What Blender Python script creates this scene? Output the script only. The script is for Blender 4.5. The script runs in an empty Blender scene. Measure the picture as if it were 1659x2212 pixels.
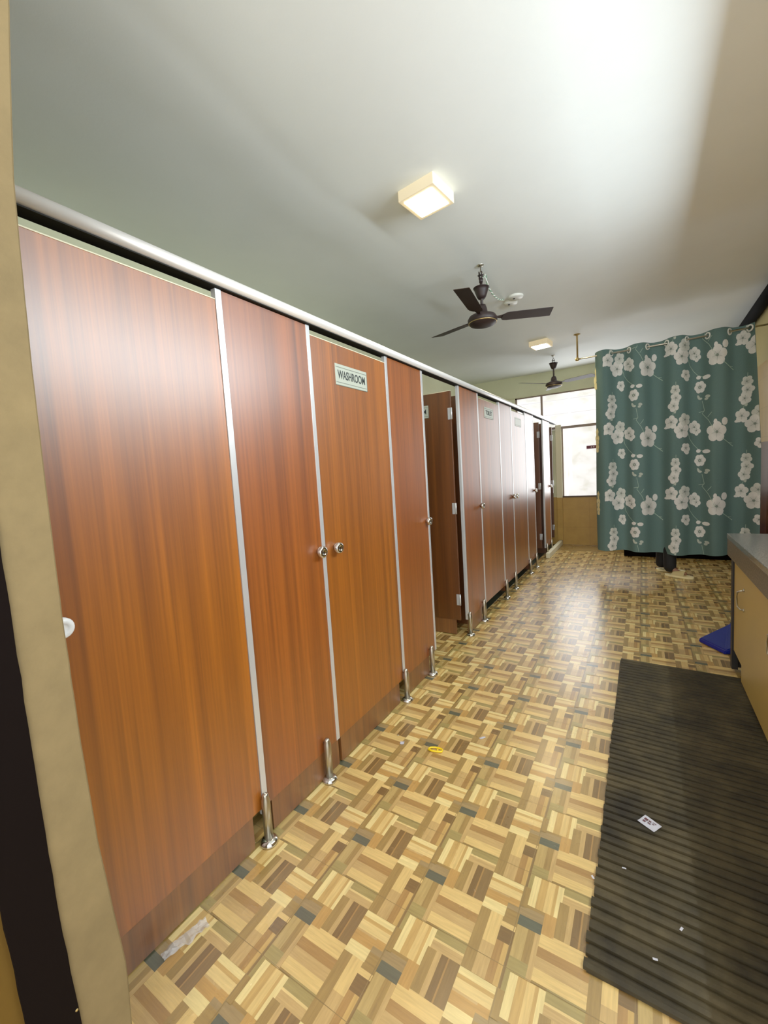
import bpy, bmesh, math, random
from mathutils import Vector, Matrix, noise
random.seed(7)
C = bpy.context.scene.collection
PI = math.pi

# ------------------------------------------------------------------ helpers
def lin(c):
    c = c / 255.0
    return c / 12.92 if c <= 0.04045 else ((c + 0.055) / 1.055) ** 2.4
def rgb(r, g, b): return (lin(r), lin(g), lin(b), 1.0)

def mat(name, col=(0.8, 0.8, 0.8, 1), rough=0.5, metal=0.0, spec=0.5, emit=None, estr=0.0, coat=0.0, coat_r=0.1):
    m = bpy.data.materials.new(name); m.use_nodes = True
    b = m.node_tree.nodes['Principled BSDF']
    b.inputs['Base Color'].default_value = col
    b.inputs['Roughness'].default_value = rough
    b.inputs['Metallic'].default_value = metal
    b.inputs['Specular IOR Level'].default_value = spec
    b.inputs['Coat Weight'].default_value = coat
    b.inputs['Coat Roughness'].default_value = coat_r
    if emit:
        b.inputs['Emission Color'].default_value = emit
        b.inputs['Emission Strength'].default_value = estr
    return m

class NT:
    def __init__(s, m): s.m = m; s.t = m.node_tree; s.b = s.t.nodes['Principled BSDF']
    def n(s, typ, **kw):
        nd = s.t.nodes.new(typ)
        for k, v in kw.items(): setattr(nd, k, v)
        return nd
    def l(s, a, b): s.t.links.new(a, b)
    def coords(s, scale=(1, 1, 1), kind='Object', loc=None, rand=False):
        tc = s.n('ShaderNodeTexCoord'); mp = s.n('ShaderNodeMapping')
        mp.inputs['Scale'].default_value = scale
        s.l(tc.outputs[kind], mp.inputs['Vector'])
        if loc: mp.inputs['Location'].default_value = loc
        if rand:
            oi = s.n('ShaderNodeObjectInfo'); mu = s.n('ShaderNodeMath', operation='MULTIPLY')
            mu.inputs[1].default_value = 60.0
            s.l(oi.outputs['Random'], mu.inputs[0]); s.l(mu.outputs[0], mp.inputs['Location'])
        return mp.outputs['Vector']
    def noise(s, vec, scale, detail=4, rough=0.55):
        nz = s.n('ShaderNodeTexNoise'); nz.inputs['Scale'].default_value = scale
        nz.inputs['Detail'].default_value = detail; nz.inputs['Roughness'].default_value = rough
        s.l(vec, nz.inputs['Vector']); return nz.outputs['Fac']
    def ramp(s, fac, stops):
        r = s.n('ShaderNodeValToRGB'); e = r.color_ramp.elements
        while len(e) < len(stops): e.new(0.5)
        for i, (p, c) in enumerate(stops): e[i].position = p; e[i].color = c
        s.l(fac, r.inputs['Fac']); return r.outputs['Color']
    def mix(s, fac, a, b, mode='MIX'):
        x = s.n('ShaderNodeMix', data_type='RGBA', blend_type=mode)
        for sock, v in ((x.inputs[0], fac), (x.inputs[6], a), (x.inputs[7], b)):
            if hasattr(v, 'links'): s.l(v, sock)
            else: sock.default_value = v
        return x.outputs[2]
    def bump(s, fac, strength=0.2, dist=0.01):
        bp = s.n('ShaderNodeBump'); bp.inputs['Strength'].default_value = strength
        bp.inputs['Distance'].default_value = dist
        s.l(fac, bp.inputs['Height']); s.l(bp.outputs['Normal'], s.b.inputs['Normal'])

# ------------------------------------------------------------------ mesh kit
def box(bm, x0, x1, y0, y1, z0, z1, bev=0.0, mi=0):
    vs = [bm.verts.new(p) for p in ((x0, y0, z0), (x1, y0, z0), (x1, y1, z0), (x0, y1, z0),
                                    (x0, y0, z1), (x1, y0, z1), (x1, y1, z1), (x0, y1, z1))]
    fs = [bm.faces.new([vs[i] for i in f]) for f in ((0, 3, 2, 1), (4, 5, 6, 7), (0, 1, 5, 4), (1, 2, 6, 5), (2, 3, 7, 6), (3, 0, 4, 7))]
    for f in fs: f.material_index = mi
    if bev > 0:
        es = list({e for f in fs for e in f.edges})
        r = bmesh.ops.bevel(bm, geom=es, offset=bev, segments=2, profile=0.6, affect='EDGES')
        for f in r['faces']: f.material_index = mi
    return fs

def lathe(bm, prof, seg=24, mtx=None, mi=0, caps=True):
    """prof: list of (radius, z)."""
    rings = []
    for r, z in prof:
        ring = []
        for i in range(seg):
            a = 2 * PI * i / seg
            p = Vector((r * math.cos(a), r * math.sin(a), z))
            ring.append(bm.verts.new(mtx @ p if mtx else p))
        rings.append(ring)
    for a, b in zip(rings, rings[1:]):
        for i in range(seg):
            f = bm.faces.new((a[i], a[(i + 1) % seg], b[(i + 1) % seg], b[i])); f.smooth = True; f.material_index = mi
    if caps:
        f = bm.faces.new(list(reversed(rings[0]))); f.material_index = mi
        f = bm.faces.new(rings[-1]); f.material_index = mi

def tube(bm, pts, r, seg=10, mi=0):
    pts = [Vector(p) for p in pts]; rings = []
    up = Vector((0, 0, 1))
    for i, p in enumerate(pts):
        d = (pts[min(i + 1, len(pts) - 1)] - pts[max(i - 1, 0)]).normalized()
        ref = up if abs(d.dot(up)) < 0.95 else Vector((1, 0, 0))
        a = d.cross(ref).normalized(); b = d.cross(a).normalized()
        rr = r[i] if isinstance(r, (list, tuple)) else r
        rings.append([bm.verts.new(p + a * rr * math.cos(2 * PI * k / seg) + b * rr * math.sin(2 * PI * k / seg)) for k in range(seg)])
    for a, b in zip(rings, rings[1:]):
        for i in range(seg):
            f = bm.faces.new((a[i], a[(i + 1) % seg], b[(i + 1) % seg], b[i])); f.smooth = True; f.material_index = mi
    bm.faces.new(list(reversed(rings[0]))).material_index = mi
    bm.faces.new(rings[-1]).material_index = mi

def torus(bm, R, r, mtx, seg=24, sub=8, mi=0):
    vs = []
    for i in range(seg):
        a = 2 * PI * i / seg; ring = []
        for j in range(sub):
            b = 2 * PI * j / sub
            p = Vector(((R + r * math.cos(b)) * math.cos(a), (R + r * math.cos(b)) * math.sin(a), r * math.sin(b)))
            ring.append(bm.verts.new(mtx @ p))
        vs.append(ring)
    for i in range(seg):
        for j in range(sub):
            f = bm.faces.new((vs[i][j], vs[(i + 1) % seg][j], vs[(i + 1) % seg][(j + 1) % sub], vs[i][(j + 1) % sub]))
            f.smooth = True; f.material_index = mi

def prism(bm, poly, y0, y1, axis='y', mi=0):
    """extrude a closed polygon (a,b) along an axis."""
    def P(a, b, t):
        return {'y': (a, t, b), 'x': (t, a, b), 'z': (a, b, t)}[axis]
    A = [bm.verts.new(P(a, b, y0)) for a, b in poly]; B = [bm.verts.new(P(a, b, y1)) for a, b in poly]
    n = len(poly)
    fs = [bm.faces.new(A), bm.faces.new(list(reversed(B)))]
    for i in range(n): fs.append(bm.faces.new((A[i], B[i], B[(i + 1) % n], A[(i + 1) % n])))
    for f in fs: f.material_index = mi
    return fs

def obj(name, bm, mats, parent=None, loc=None):
    bmesh.ops.recalc_face_normals(bm, faces=bm.faces)
    me = bpy.data.meshes.new(name); bm.to_mesh(me); bm.free()
    o = bpy.data.objects.new(name, me); C.objects.link(o)
    for m in (mats if isinstance(mats, (list, tuple)) else [mats]): me.materials.append(m)
    if parent: o.parent = parent
    if loc: o.location = loc
    return o
def thing(name, label, cat, loc=(0, 0, 0), rotz=0, group=None):
    o = bpy.data.objects.new(name, None); C.objects.link(o)
    o.empty_display_size = 0.1
    o.location = loc; o.rotation_euler = (0, 0, rotz); o['label'] = label; o['category'] = cat
    if group: o['group'] = group
    return o
def tag(o, label, cat, group=None):
    o['label'] = label; o['category'] = cat
    if group: o['group'] = group
    return o
def struct(name, bm, m, parent=None):
    o = obj(name, bm, m, parent)
    if not parent: o['kind'] = 'structure'
    return o
def text_mesh(body, size, m, parent, name, mtx, extrude=0.0006, xs=1.0):
    cu = bpy.data.curves.new('txt', 'FONT'); cu.body = body; cu.size = size
    cu.align_x = 'CENTER'; cu.align_y = 'CENTER'; cu.extrude = extrude; cu.offset = size * 0.018
    t = bpy.data.objects.new('txt', cu); C.objects.link(t)
    bpy.context.view_layer.update()
    dg = bpy.context.evaluated_depsgraph_get()
    me = bpy.data.meshes.new_from_object(t.evaluated_get(dg))
    bpy.data.objects.remove(t)
    me.transform(mtx @ Matrix.Diagonal((xs, 1, 1, 1))); me.materials.clear(); me.materials.append(m)
    o = bpy.data.objects.new(name, me); C.objects.link(o); o.parent = parent
    return o

# ------------------------------------------------------------------ dimensions (metres)
XP = -1.2236            # face of the cubicle fronts
YB = 7.49               # back wall
ZC = 2.893              # ceiling
XR = 1.06               # right wall
XL = -2.72              # left wall behind the cubicles
YF = 0.265              # front wall (doorway) face
T = 0.3048              # printed floor tile

# ------------------------------------------------------------------ materials
def wood(name, light, dark, rough=0.33, seed=0.0, zs=0.35):
    m = mat(name, light, rough, spec=0.5); t = NT(m)
    v = t.coords((1, 1, 1), rand=True)
    mp = t.n('ShaderNodeMapping'); mp.inputs['Scale'].default_value = (26, 26, zs); t.l(v, mp.inputs['Vector'])
    f = t.noise(mp.outputs['Vector'], 1.0, 5, 0.6)
    mp2 = t.n('ShaderNodeMapping'); mp2.inputs['Scale'].default_value = (110, 110, 1.2); t.l(v, mp2.inputs['Vector'])
    f2 = t.noise(mp2.outputs['Vector'], 1.0, 3, 0.6)
    c = t.ramp(f, [(0.28, dark), (0.5, tuple((a + b) / 2 for a, b in zip(light, dark))), (0.72, light)])
    c2 = t.ramp(f2, [(0.3, (0.74, 0.72, 0.7, 1)), (0.65, (1.06, 1.04, 1.0, 1))])
    t.l(t.mix(1.0, c, c2, 'MULTIPLY'), t.b.inputs['Base Color'])
    t.bump(f2, 0.03, 0.002)
    t.b.inputs['IOR'].default_value = 1.7; t.b.inputs['Coat Weight'].default_value = 0.7; t.b.inputs['Coat Roughness'].default_value = rough; t.b.inputs['Coat IOR'].default_value = 1.55
    return m
M = {}
M['laminate'] = wood('door_laminate', rgb(172, 94, 6), rgb(112, 55, 2), 0.37)
M['laminate_red'] = wood('pilaster_laminate', rgb(162, 83, 14), rgb(110, 51, 5), 0.37)
M['laminate_shaded'] = wood('shaded_door_laminate', rgb(112, 60, 14), rgb(76, 38, 8), 0.36)  # door laminate darkened to carry the shade of open doors and cubicles
M['plinth'] = wood('plinth_laminate', rgb(140, 84, 30), rgb(96, 54, 18), 0.45)
M['alu'] = mat('satin_aluminium', rgb(226, 230, 234), 0.32, 0.55)
M['chrome'] = mat('polished_steel', rgb(215, 215, 210), 0.16, 1.0)
M['rail'] = mat('rail_aluminium', rgb(240, 242, 242), 0.30, 0.35)
M['steel'] = mat('brushed_steel', rgb(190, 186, 172), 0.30, 1.0)
M['brass'] = mat('dull_brass', rgb(196, 170, 110), 0.35, 0.9)
M['rubber'] = mat('rail_underside_black', rgb(20, 20, 16), 0.75, spec=0.2)
M['black'] = mat('black_paint', rgb(14, 14, 14), 0.6)
M['dkwood'] = mat('dark_stained_wood', rgb(12, 6, 5), 0.85, spec=0.08)
M['white'] = mat('white_plastic', rgb(232, 234, 226), 0.35)
M['lit_knob'] = mat('lit_knob_white', rgb(240, 244, 246), 0.2)  # bright light on the first door's knob put in as white
M['cream'] = mat('cream_paint', rgb(228, 222, 190), 0.6)
M['signplate'] = mat('sign_plate', rgb(186, 194, 180), 0.4, 0.15)
M['signborder'] = mat('sign_border', rgb(120, 128, 116), 0.5, 0.3)
M['ink'] = mat('sign_lettering', rgb(34, 44, 44), 0.6)
M['fanbrown'] = mat('fan_brown_enamel', rgb(30, 14, 14), 0.55, coat=0.0)
M['green_wire'] = mat('green_white_wire', rgb(120, 160, 130), 0.5)
M['pipe'] = mat('black_duct', rgb(8, 9, 14), 0.85, spec=0.08)

def wall_mat(name, col, var=0.06, rough=0.7, sc=3.0, bump=0.15):
    m = mat(name, col, rough, spec=0.3); t = NT(m)
    v = t.coords()
    f = t.noise(v, sc, 6, 0.6)
    lo = tuple(x * (1 - var) for x in col[:3]) + (1,); hi = tuple(min(1, x * (1 + var)) for x in col[:3]) + (1,)
    t.l(t.ramp(f, [(0.3, lo), (0.7, hi)]), t.b.inputs['Base Color'])
    f2 = t.noise(v, 60, 4, 0.6); t.bump(f2, bump, 0.003)
    return m
M['ceiling'] = wall_mat('ceiling_distemper', rgb(240, 246, 244), 0.03, 0.75, 1.4, 0.12)
M['wallpaint'] = wall_mat('pale_green_wall', rgb(218, 220, 184), 0.04)
M['plaster'] = wall_mat('beige_plaster', rgb(128, 110, 74), 0.14, 0.8, 9.0, 0.35)

def tile_mat(name, c1, c2, grout, w, h, rough=0.3):
    m = mat(name, c1, rough); t = NT(m)
    v = t.coords()
    sx = t.n('ShaderNodeSeparateXYZ'); t.l(v, sx.inputs[0])
    ad = t.n('ShaderNodeMath', operation='ADD'); t.l(sx.outputs['X'], ad.inputs[0]); t.l(sx.outputs['Y'], ad.inputs[1])
    cb = t.n('ShaderNodeCombineXYZ'); t.l(ad.outputs[0], cb.inputs['X']); t.l(sx.outputs['Z'], cb.inputs['Y'])
    br = t.n('ShaderNodeTexBrick', offset=0.0); t.l(cb.outputs[0], br.inputs['Vector'])
    br.inputs['Color1'].default_value = c1; br.inputs['Color2'].default_value = c2; br.inputs['Mortar'].default_value = grout
    br.inputs['Scale'].default_value = 1.0; br.inputs['Mortar Size'].default_value = 0.002
    br.inputs['Brick Width'].default_value = w; br.inputs['Row Height'].default_value = h
    f = t.noise(v, 7, 5); mc = t.ramp(f, [(0.3, (0.9, 0.88, 0.84, 1)), (0.7, (1.05, 1.05, 1.05, 1))])
    t.l(t.mix(1.0, br.outputs['Color'], mc, 'MULTIPLY'), t.b.inputs['Base Color'])
    return m
M['tile_ochre'] = tile_mat('ochre_wall_tile', rgb(196, 158, 82), rgb(190, 152, 78), rgb(168, 134, 70), 0.45, 0.30)
M['tile_maroon'] = tile_mat('maroon_wall_tile', rgb(86, 44, 34), rgb(80, 40, 32), rgb(60, 34, 28), 0.45, 0.30)

# ------------------------------------------------------------------ floor: printed mosaic tile, one repeat every foot
TILE = [
(-.105,-.06,.11,.045,'dark',0),(-.235,.045,-.115,.15,'mix',0),(-.115,.045,.12,.14,'mix',0),
(-.06,-.83,.01,-.48,'bright',1),(.01,-.83,.085,-.48,'tan',1),(.085,-.83,.155,-.48,'light',1),(.155,-.83,.185,-.48,'tan',1),(.185,-.83,.24,-.48,'bright',1),
(-.46,-.71,-.13,-.65,'bright',0),(-.46,-.745,-.13,-.71,'tan',0),(-.46,-.83,-.13,-.745,'cream',0),(-.46,-.85,-.235,-.83,'tan2',0),(-.46,-.945,-.235,-.85,'org',0),(-.235,-.9,-.13,-.83,'org',0),
(-.46,-.055,-.235,.055,'bright',0),(-.235,-.06,-.105,.045,'olbr',0),
(-.89,-.16,-.46,-.02,'light',0),(-.89,-.25,-.46,-.16,'brown',0),(-.89,-.35,-.46,-.25,'tan2',0),(-.89,-.455,-.46,-.35,'light',0),
(-.76,-.555,-.46,-.455,'olive',0),(-.76,-.575,-.46,-.555,'cream',0),(-.76,-.65,-.46,-.575,'tan2',0),
(-.78,-1.02,-.69,-.65,'olbr',1),(-.69,-1.02,-.64,-.65,'tan2',1),(-.64,-1.02,-.575,-.65,'dkbr',1),(-.575,-1.02,-.56,-.65,'brown',1),(-.56,-1.02,-.46,-.65,'dkbr2',1),
(-.89,-1.04,-.78,-.83,'org',1),
(-.46,-.65,-.36,-.055,'olbr',1),(-.36,-.35,-.24,-.055,'light',1),(-.36,-.65,-.24,-.35,'tan2',1),
(-.24,-.10,-.105,-.06,'olbr',0),(-.24,-.15,-.105,-.10,'light',0),(-.24,-.285,-.105,-.15,'dkbr',0),(-.24,-.65,-.17,-.285,'brown',1),(-.17,-.65,-.125,-.285,'tan',1),(-.125,-.65,-.10,-.285,'dkbr2',1),
(-.10,-.36,0,-.06,'olt',1),(0,-.36,.065,-.06,'olbr',1),(.065,-.48,.11,-.06,'tan2',1),(-.10,-.48,.065,-.36,'olive',0),
(-.13,-.87,-.06,-.65,'olbr',1),(-.10,-.65,-.06,-.48,'olive',1),
(-.123,-1.0,-.117,0.0,'seam',1),(-.9,-.4735,.1,-.4685,'seam',0),
]
PAL = {'dark': rgb(88, 92, 74), 'mix': rgb(160, 136, 90), 'bright': rgb(248, 226, 152), 'tan': rgb(208, 170, 96), 'light': rgb(234, 200, 124),
       'tan2': rgb(204, 170, 106), 'cream': rgb(240, 210, 136), 'org': rgb(198, 154, 82), 'olbr': rgb(162, 132, 72), 'brown': rgb(172, 132, 72),
       'olive': rgb(166, 148, 86), 'dkbr': rgb(122, 94, 50), 'dkbr2': rgb(134, 106, 60), 'olt': rgb(192, 164, 98), 'seam': rgb(146, 122, 74)}
FX0, FX1, FY0, FY1 = -2.75, 1.10, -1.6, 7.52
def build_floor():
    verts, faces, cols = [], [], []
    def quad(x0, y0, x1, y1, z, c):
        x0, x1, y0, y1 = max(x0, FX0), min(x1, FX1), max(y0, FY0), min(y1, FY1)
        if x1 - x0 < 1e-5 or y1 - y0 < 1e-5: return
        b = len(verts); verts.extend([(x0, y0, z), (x1, y0, z), (x1, y1, z), (x0, y1, z)])
        faces.append((b, b + 1, b + 2, b + 3)); cols.append(c)
    bc = PAL['olbr'][:3] + (0.0,)
    quad(FX0, FY0, FX1, FY1, -0.0016, bc)
    for i in range(-8, 7):
        for j in range(-6, 22):
            ox, oy = (i - 1.98 + 2) * T + 0.006, (j + 0.73 + 1) * T
            for k, (u0, v0, u1, v1, c, d) in enumerate(TILE):
                quad(ox + u0 * T, oy + v0 * T, ox + u1 * T, oy + v1 * T, -0.0015 + k * 3e-5, PAL[c][:3] + (float(d),))
    me = bpy.data.meshes.new('floor'); me.from_pydata(verts, [], faces)
    at = me.color_attributes.new('Col', 'FLOAT_COLOR', 'CORNER')
    flat = []
    for c in cols: flat += list(c) * 4
    at.data.foreach_set('color', flat)
    o = bpy.data.objects.new('floor', me); C.objects.link(o); o['kind'] = 'structure'
    m = mat('printed_parquet_tile', rough=0.24, spec=0.5); t = NT(m); t.b.inputs['IOR'].default_value = 1.95
    a = t.n('ShaderNodeVertexColor', layer_name='Col')
    v = t.coords()
    outs = []
    for sc in ((9, 130, 1), (130, 9, 1)):
        mp = t.n('ShaderNodeMapping'); mp.inputs['Scale'].default_value = sc; t.l(v, mp.inputs['Vector'])
        outs.append(t.noise(mp.outputs['Vector'], 1.0, 4, 0.65))
    mx = t.n('ShaderNodeMix', data_type='FLOAT'); t.l(a.outputs['Alpha'], mx.inputs[0]); t.l(outs[0], mx.inputs[2]); t.l(outs[1], mx.inputs[3])
    g = t.ramp(mx.outputs[0], [(0.3, (0.80, 0.78, 0.74, 1)), (0.7, (1.10, 1.09, 1.06, 1))])
    c = t.mix(1.0, a.outputs['Color'], g, 'MULTIPLY')
    dirt = t.noise(v, 1.7, 5, 0.6)
    dc = t.ramp(dirt, [(0.35, (0.86, 0.84, 0.82, 1)), (0.65, (1.0, 1.0, 1.0, 1))])
    t.l(t.mix(1.0, c, dc, 'MULTIPLY'), t.b.inputs['Base Color'])
    # reddish wet footprints near the far end
    rr = t.n('ShaderNodeMapRange'); t.l(dirt, rr.inputs[0]); rr.inputs[3].default_value = 0.20; rr.inputs[4].default_value = 0.34
    t.l(rr.outputs[0], t.b.inputs['Roughness'])
    t.bump(t.noise(v, 14, 4), 0.05, 0.004)
    me.materials.append(m)
build_floor()

# ------------------------------------------------------------------ ceiling with shallow seams along its length
def build_ceiling():
    bm = bmesh.new(); nx, ny = 96, 120
    x0, x1, y0, y1 = -2.75, 1.10, 0.20, 7.52
    def h(x, y):
        z = ZC
        def step(e, w): return 0.5 + 0.5 * math.tanh((x - e) / w)
        wob = 0.05 * math.sin(y * 2.1) + 0.03 * math.sin(y * 5.3 + 1)
        z += 0.004 * (1 - step(-1.72 + wob, 0.07))
        d = (x + 1.42 + 0.04 * math.sin(y * 3.1 + 2)) / 0.05
        z += 0.002 * math.exp(-d * d) * (0.5 + 0.5 * math.sin(y * 1.3))
        z += 0.004 * noise.noise(Vector((x * 1.3, y * 1.1, 3)))
        return z
    g = [[bm.verts.new((x0 + (x1 - x0) * i / nx, y0 + (y1 - y0) * j / ny, h(x0 + (x1 - x0) * i / nx, y0 + (y1 - y0) * j / ny))) for j in range(ny + 1)] for i in range(nx + 1)]
    for i in range(nx):
        for j in range(ny):
            bm.faces.new((g[i][j], g[i][j + 1], g[i + 1][j + 1], g[i + 1][j])).smooth = True
    # slab above
    box(bm, x0, x1, y0, y1, ZC + 0.06, ZC + 0.2)
    o = struct('ceiling', bm, M['ceiling'])
build_ceiling()

# ------------------------------------------------------------------ walls
bm = bmesh.new(); box(bm, XL - 0.12, XL, YF + 0.1, YB + 0.1, 0, ZC + 0.1)
struct('wall_left', bm, M['wallpaint'])

# right wall: maroon tile dado, ochre tile band, plain paint above
bm = bmesh.new()
box(bm, XR, XR + 0.12, YF + 0.1, YB + 0.1, 0, 1.45, mi=0)
box(bm, XR + 0.004, XR + 0.12, YF + 0.1, YB + 0.1, 1.45, 2.26, mi=1)
box(bm, XR + 0.008, XR + 0.12, YF + 0.1, YB + 0.1, 2.26, ZC + 0.1, mi=2)
struct('wall_right', bm, [M['tile_maroon'], M['tile_ochre'], wall_mat('ochre_wall_paint', rgb(186, 168, 108), 0.04)])

# back wall with window opening
WX0, WX1, WZ0, WZ1 = -1.87, 0.55, 0.812, 2.535
WLX = -1.135            # left edge of the tall lower panes
bm = bmesh.new()
box(bm, XL, WX0, YB, YB + 0.14, 0.812, ZC + 0.1, mi=1)
box(bm, XL, XR + 0.1, YB - 0.004, YB + 0.14, 0, 0.806, mi=0)
box(bm, WX0, WX1, YB, YB + 0.14, WZ1, ZC + 0.1, mi=1)
box(bm, WX1, XR + 0.1, YB, YB + 0.14, 0.806, ZC + 0.1, mi=1)
box(bm, WX0, WLX, YB - 0.002, YB + 0.14, 0.806, 1.93, mi=1)
struct('wall_back', bm, [M['tile_ochre'], M['wallpaint']])

# front wall: uneven plastered reveal of the doorway, dark frame strip, ochre wall towards the corridor
XJ = -0.95
CAMZ = 1.3455
edge_r = [(-1.1, 0.352), (0, 0.350), (.33, .362), (.43, .354), (.63, .340), (.86, .333), (1.10, .330), (1.32, .331), (1.57, .334), (1.80, .340), (1.93, .345), (2.08, .358), (2.23, .372), (3.0, .400)]
edge_l = [(-1.1, .285), (0, .278), (.304, .272), (.536, .261), (.852, .256), (1.26, .2525), (1.7, .2525), (3.0, .2525)]
edge_f = [(0, .206), (.25, .199), (.41, .194), (.53, .190), (.60, .186), (.75, .184), (3.0, .17)]
def interp(tab, z):
    for (a, xa), (b, xb) in zip(tab, tab[1:]):
        if a <= z <= b: return xa + (xb - xa) * (z - a) / (b - a)
    return tab[-1][1]
n = 70
def upright(fn):
    bm = bmesh.new(); prev = None
    for i in range(n + 1):
        row = [bm.verts.new(p) for p in fn(2.99 * i / n)]
        if prev:
            for k in range(len(row)): bm.faces.new((prev[k], prev[(k + 1) % len(row)], row[(k + 1) % len(row)], row[k]))
        else: bm.faces.new(row)
        prev = row
    bm.faces.new(prev); return bm
jr = lambda z: 0.0008 * noise.noise(Vector((0, 0, z * 22)))
jl = lambda z: 0.0014 * noise.noise(Vector((5, 0, z * 18)))
jf = lambda z: 0.0014 * noise.noise(Vector((9, 0, z * 16)))
struct('wall_front', upright(lambda z: [(XJ - .0005, interp(edge_l, z) - .004, z), (XJ, interp(edge_r, z) + jr(z) - 0.003, z), (XJ - 0.003, interp(edge_r, z) + jr(z), z), (-2.8, interp(edge_r, z), z), (-2.8, interp(edge_l, z) - .004, z)]), M['plaster'])
fr = struct('trim_1', upright(lambda z: [(XJ + .004, interp(edge_f, z) + jf(z), z), (XJ + .004, interp(edge_l, z) + jl(z), z), (XJ - 0.03, interp(edge_l, z) + jl(z) - .006, z), (XJ - 0.03, interp(edge_f, z) + jf(z), z)]), M['dkwood'])
bm = bmesh.new(); lathe(bm, [(0.0026, 0), (0.0026, 0.0015), (0.001, 0.002)], 12, Matrix.Translation((XJ + .004, .2665, 0.345)) @ Matrix.Rotation(PI / 2, 4, 'Y'))
obj('screw', bm, M['brass'], fr)
bm = bmesh.new(); box(bm, -2.8, XJ - 0.004, 0.10, 0.245, 0, 3.0)
struct('wall_front_corridor', bm, wall_mat('corridor_wall', rgb(92, 66, 10), 0.1))
# wall above and right of the doorway
bm = bmesh.new(); box(bm, 0.98, XR + 0.12, YF, YF + 0.1, 0, 3.0)
struct('wall_front_right', bm, M['plaster'])

# raised cream kerb in the last cubicles
bm = bmesh.new(); box(bm, -1.205, -1.150, 6.30, YB - 0.006, 0, 0.075, 0.006)
k = obj('baseboard_left', bm, M['cream']); k['kind'] = 'structure'

# ------------------------------------------------------------------ window
def window():
    M['frame'] = mat('window_frame_paint', rgb(150, 132, 120), 0.5)
    bm = bmesh.new(); y0, y1 = YB + 0.02, YB + 0.06
    box(bm, WX0, WX1, y0, y1, WZ1 - 0.02, WZ1); 
    box(bm, WX0, WX0 + 0.03, y0, y1, 1.93, WZ1)
    box(bm, WX1 - 0.04, WX1, y0, y1, WZ0, WZ1)
    box(bm, WLX, WLX + 0.02, y0, y1, WZ0, 1.94)
    for x in (-1.435, -0.580, 0.0): box(bm, x - 0.016, x + 0.016, y0 - 0.006, y1, 1.95 if x < WLX else WZ0, WZ1)
    box(bm, WX0, WX1, YB - 0.012, YB + 0.03, 1.935, 1.975, 0.004)
    w = struct('window_1', bm, M['frame'])
    m = mat('bright_frosted_glass', rgb(235, 235, 235), 0.35); t = NT(m)
    v = t.coords((1, 1, 1)); mp = t.n('ShaderNodeMapping'); mp.inputs['Scale'].default_value = (2.2, 1, 3.2); t.l(v, mp.inputs['Vector'])
    f = t.noise(mp.outputs['Vector'], 1.6, 7, 0.62)
    c = t.ramp(f, [(0.30, rgb(206, 206, 190)), (0.48, rgb(238, 238, 236)), (0.62, rgb(252, 250, 250)), (0.75, rgb(250, 232, 206))])
    t.l(c, t.b.inputs['Emission Color']); t.b.inputs['Emission Strength'].default_value = 0.86
    m2 = m
    bm = bmesh.new(); box(bm, WX0 + 0.03, WX1 - 0.04, YB + 0.036, YB + 0.044, 1.975, WZ1 - 0.02)
    obj('pane', bm, m, w)
    bm = bmesh.new(); box(bm, WLX + 0.02, WX1 - 0.04, YB + 0.036, YB + 0.044, WZ0, 1.935)
    obj('pane', bm, m, w)
    # security bars and a pipe seen pale through the glass
    mb = mat('pale_bar', rgb(250, 250, 250), 0.5, emit=rgb(255, 255, 255), estr=1.15)
    bm = bmesh.new()
    box(bm, -1.02, -0.995, YB + 0.030, YB + 0.036, 1.0, WZ1 - 0.02); box(bm, -1.07, -1.06, YB + 0.030, YB + 0.036, WZ0, 1.9)
    obj('bar', bm, mb, w)
    mg = mat('grey_bar', rgb(214, 212, 214), 0.5, emit=rgb(214, 212, 216), estr=0.9)
    bm = bmesh.new()
    for z in (2.18, 2.41): box(bm, WX0 + 0.03, WX1 - 0.04, YB + 0.031, YB + 0.036, z, z + 0.014)
    obj('bar', bm, mg, w)
    # dark sill strip
    bm = bmesh.new(); box(bm, WLX, WX1, YB - 0.02, YB + 0.03, 0.800, 0.822, 0.003)
    obj('sill', bm, mat('sill_dark', rgb(70, 52, 36), 0.5), w)
    # maroon sticker
    bm = bmesh.new(); box(bm, -0.765, -0.56, YB + 0.024, YB + 0.028, 1.575, 1.625)
    s = obj('sticker', bm, mat('maroon_sticker', rgb(110, 34, 60), 0.5)); tag(s, 'small maroon sticker with white marks on the far window pane', 'sticker')
    mw = mat('sticker_white', rgb(235, 225, 230), 0.5)
    for x in (-0.70, -0.668, -0.61):
        bm = bmesh.new(); box(bm, x, x + 0.018, YB + 0.0225, YB + 0.024, 1.590, 1.610)
        obj('printed_mark', bm, mw, s)
window()

# ------------------------------------------------------------------ cubicle run
ZT = 2.012      # pilaster top
ZD = 1.975      # door top
ZK = 0.128      # lower edge of panels
PW, DW = 0.461, 0.631
S0 = 0.966
TH = 0.019
def knob(parent, x, z, r=0.026, m=None, name='knob'):
    """round knob on local +Y face"""
    bm = bmesh.new()
    mt = Matrix.Translation((x, TH / 2, z)) @ Matrix.Rotation(-PI / 2, 4, 'X')
    lathe(bm, [(0.013, 0), (0.013, 0.010), (r * 0.9, 0.012), (r, 0.018), (r, 0.030), (r * 0.86, 0.035), (r * 0.5, 0.036), (r * 0.45, 0.034), (0.002, 0.034)], 24, mt)
    return obj(name, bm, m or M['chrome'], parent)

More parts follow.
